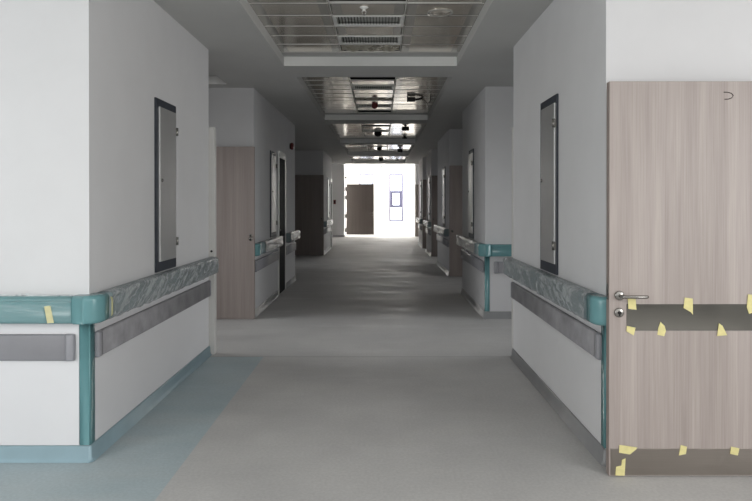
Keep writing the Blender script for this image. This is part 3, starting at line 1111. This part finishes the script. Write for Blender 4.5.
# sensor at the lobby mouth
root = tag(empty('motion_sensor', (X(381.5, 24.0), 24.0, CEIL)), 'small dark sensor on the soffit past the last ceiling field', 'sensor')
bm = bmesh.new(); lathe(bm, [(.05, -.0005), (.05, -.02), (.001, -.02)], 'z', (0, 0, 0), 16); build('base', bm, M['black'], root)
bm = bmesh.new(); lathe(bm, [(.035, -.0205), (.028, -.045), (.001, -.055)], 'z', (0, 0, 0), 16); build('lens', bm, M['black'], root)

# loose cable hanging from the second field
YC = (2.9 - EYE) * F / (203 - 100)
root = tag(empty('hanging_cable', (X(414, YC), YC, TILE_Z)), 'black connector and loose cable hanging from the second ceiling field', 'cable')
bm = bmesh.new(); box(bm, -.09, .02, -.03, .03, -.07, -.006, .012); box(bm, -.10, -.088, -.036, .036, -.074, -.003, .0015); build('connector', bm, M['black'], root)
bm = bmesh.new()
tube(bm, [(.015, 0, -.04), (.06, .01, -.034), (.11, .0, -.022), (.13, .02, -.002)], .016, 10)
build('sleeve', bm, M['black'], root)
bm = bmesh.new()
tube(bm, [(.11, -.01, -.035), (.15, -.03, -.06), (.185, -.05, -.105), (.20, -.06, -.15), (.185, -.05, -.17)], .007, 8)
tube(bm, [(.185, -.05, -.105), (.22, -.04, -.09), (.24, -.02, -.04), (.235, 0, -.001)], .006, 8)
build('loose_wire', bm, M['handle'], root)


def ceiling_box(u, v, label, w=.09, h=.09):
    zc = TILE_Z - h / 2 - .02
    Y = (zc - EYE) * F / (203 - v)
    root = tag(empty('ceiling_camera', (X(u, Y), Y, TILE_Z)), label, 'ceiling camera')
    bm = bmesh.new(); lathe(bm, [(.035, -.0005), (.035, -.012), (.014, -.014), (.014, -.03)], 'z', (0, 0, 0), 16); build('mount', bm, M['black'], root)
    bm = bmesh.new(); box(bm, -w, w, -.06, .06, -.03 - h, -.0305, .012); build('housing', bm, M['black'], root)
    bm = bmesh.new(); lathe(bm, [(.028, -.061), (.03, -.09), (.022, -.092), (.001, -.088)], 'y', (0, 0, -.03 - h / 2), 16); build('lens', bm, M['black'], root)


ceiling_box(405.5, 128.3, 'wide black box camera under the third ceiling field, nearer of two', .07, .075)
ceiling_box(404.6, 137.6, 'flat black box under the third ceiling field beyond the box camera', .06, .03)
ceiling_box(400, 150.2, 'black box camera under the fourth ceiling field', .07, .10)
ceiling_box(397, 159.4, 'flat black box under the fifth ceiling field', .07, .035)

# ------------------------------------------------------------------ light
def area(name, loc, target, sx, sy, watts, col=(1, 1, 1), spread=None):
    d = bpy.data.lights.new(name, 'AREA')
    d.shape = 'RECTANGLE'
    d.size, d.size_y = sx, sy
    d.energy = watts
    d.color = col
    if spread: d.spread = spread
    o = bpy.data.objects.new(name, d)
    COL.objects.link(o)
    o.location = loc
    o.rotation_euler = (Vector(target) - Vector(loc)).to_track_quat('-Z', 'Y').to_euler()
    return o


area('crossing_daylight', (0.2, -2.6, 1.75), (0, 6, 1.45), 7, 2.0, 45, (1, .995, .985))
area('crossing_overhead_fill', (0, -.4, 2.84), (0, -.4, 0), 6, 2.6, 66, (1, .995, .985))  # overhead lamp added to brighten the near floor
area('crossing_side_fill_west', (-4.8, .2, 1.7), (1.2, 4.2, 1.5), 4.0, 2.0, 168, (1, .99, .98))  # added side lamp that lifts the right pier wall; no window here
area('crossing_side_fill_east', (4.8, .2, 1.7), (-1.6, 4.4, 1.5), 4.0, 2.0, 182, (1, .99, .98))  # matching added lamp, brightens the left pier's corridor side
area('lobby_daylight', (0, 27.9, 4.1), (0, YE, 1.2), 6, 0.8, 820, (1, .955, .87))
area('lobby_side_daylight', (-4.2, 29.0, 1.8), (0, 29.0, .8), 2.0, 2.4, 560, (1, .955, .87))
for x, y0, y1, s in ALC:
    w = {(-1, 5.79): 18, (1, 5.69): 16}.get((s, y0), 7)
    area('alcove_daylight', (x - s * .05, (y0 + y1) / 2, 1.6), (-s * .2, (y0 + y1) / 2, 0), min(1.75, y1 - y0 - .1), 1.6, w, (.97, .985, 1), spread=1.45)

world = bpy.data.worlds.new('overcast_sky')
scene.world = world
world.use_nodes = True
nt = world.node_tree
nt.nodes.clear()
bg = nt.nodes.new('ShaderNodeBackground')
bg.inputs['Color'].default_value = (.93, .96, 1, 1)
bg.inputs['Strength'].default_value = 3.0
wo = nt.nodes.new('ShaderNodeOutputWorld')
nt.links.new(bg.outputs[0], wo.inputs['Surface'])

# ------------------------------------------------------------------ camera
TH = .004
cam = bpy.data.cameras.new('camera')
cam.sensor_fit = 'HORIZONTAL'
cam.sensor_width = 36
cam.lens = F * 36 / 752
cam.shift_x = -(VPX - 376) / 752
cam.shift_y = -((250.5 - F * math.tan(TH)) - HOR) / 752
cam.clip_end = 200
co = bpy.data.objects.new('camera', cam)
COL.objects.link(co)
co.location = (0, 0, EYE)
co.rotation_euler = (PI / 2 - TH, 0, 0)
scene.camera = co
scene.view_settings.view_transform = 'Standard'
scene.view_settings.look = 'None'
scene.view_settings.exposure = 0
scene.cycles.max_bounces = 8
scene.cycles.diffuse_bounces = 5
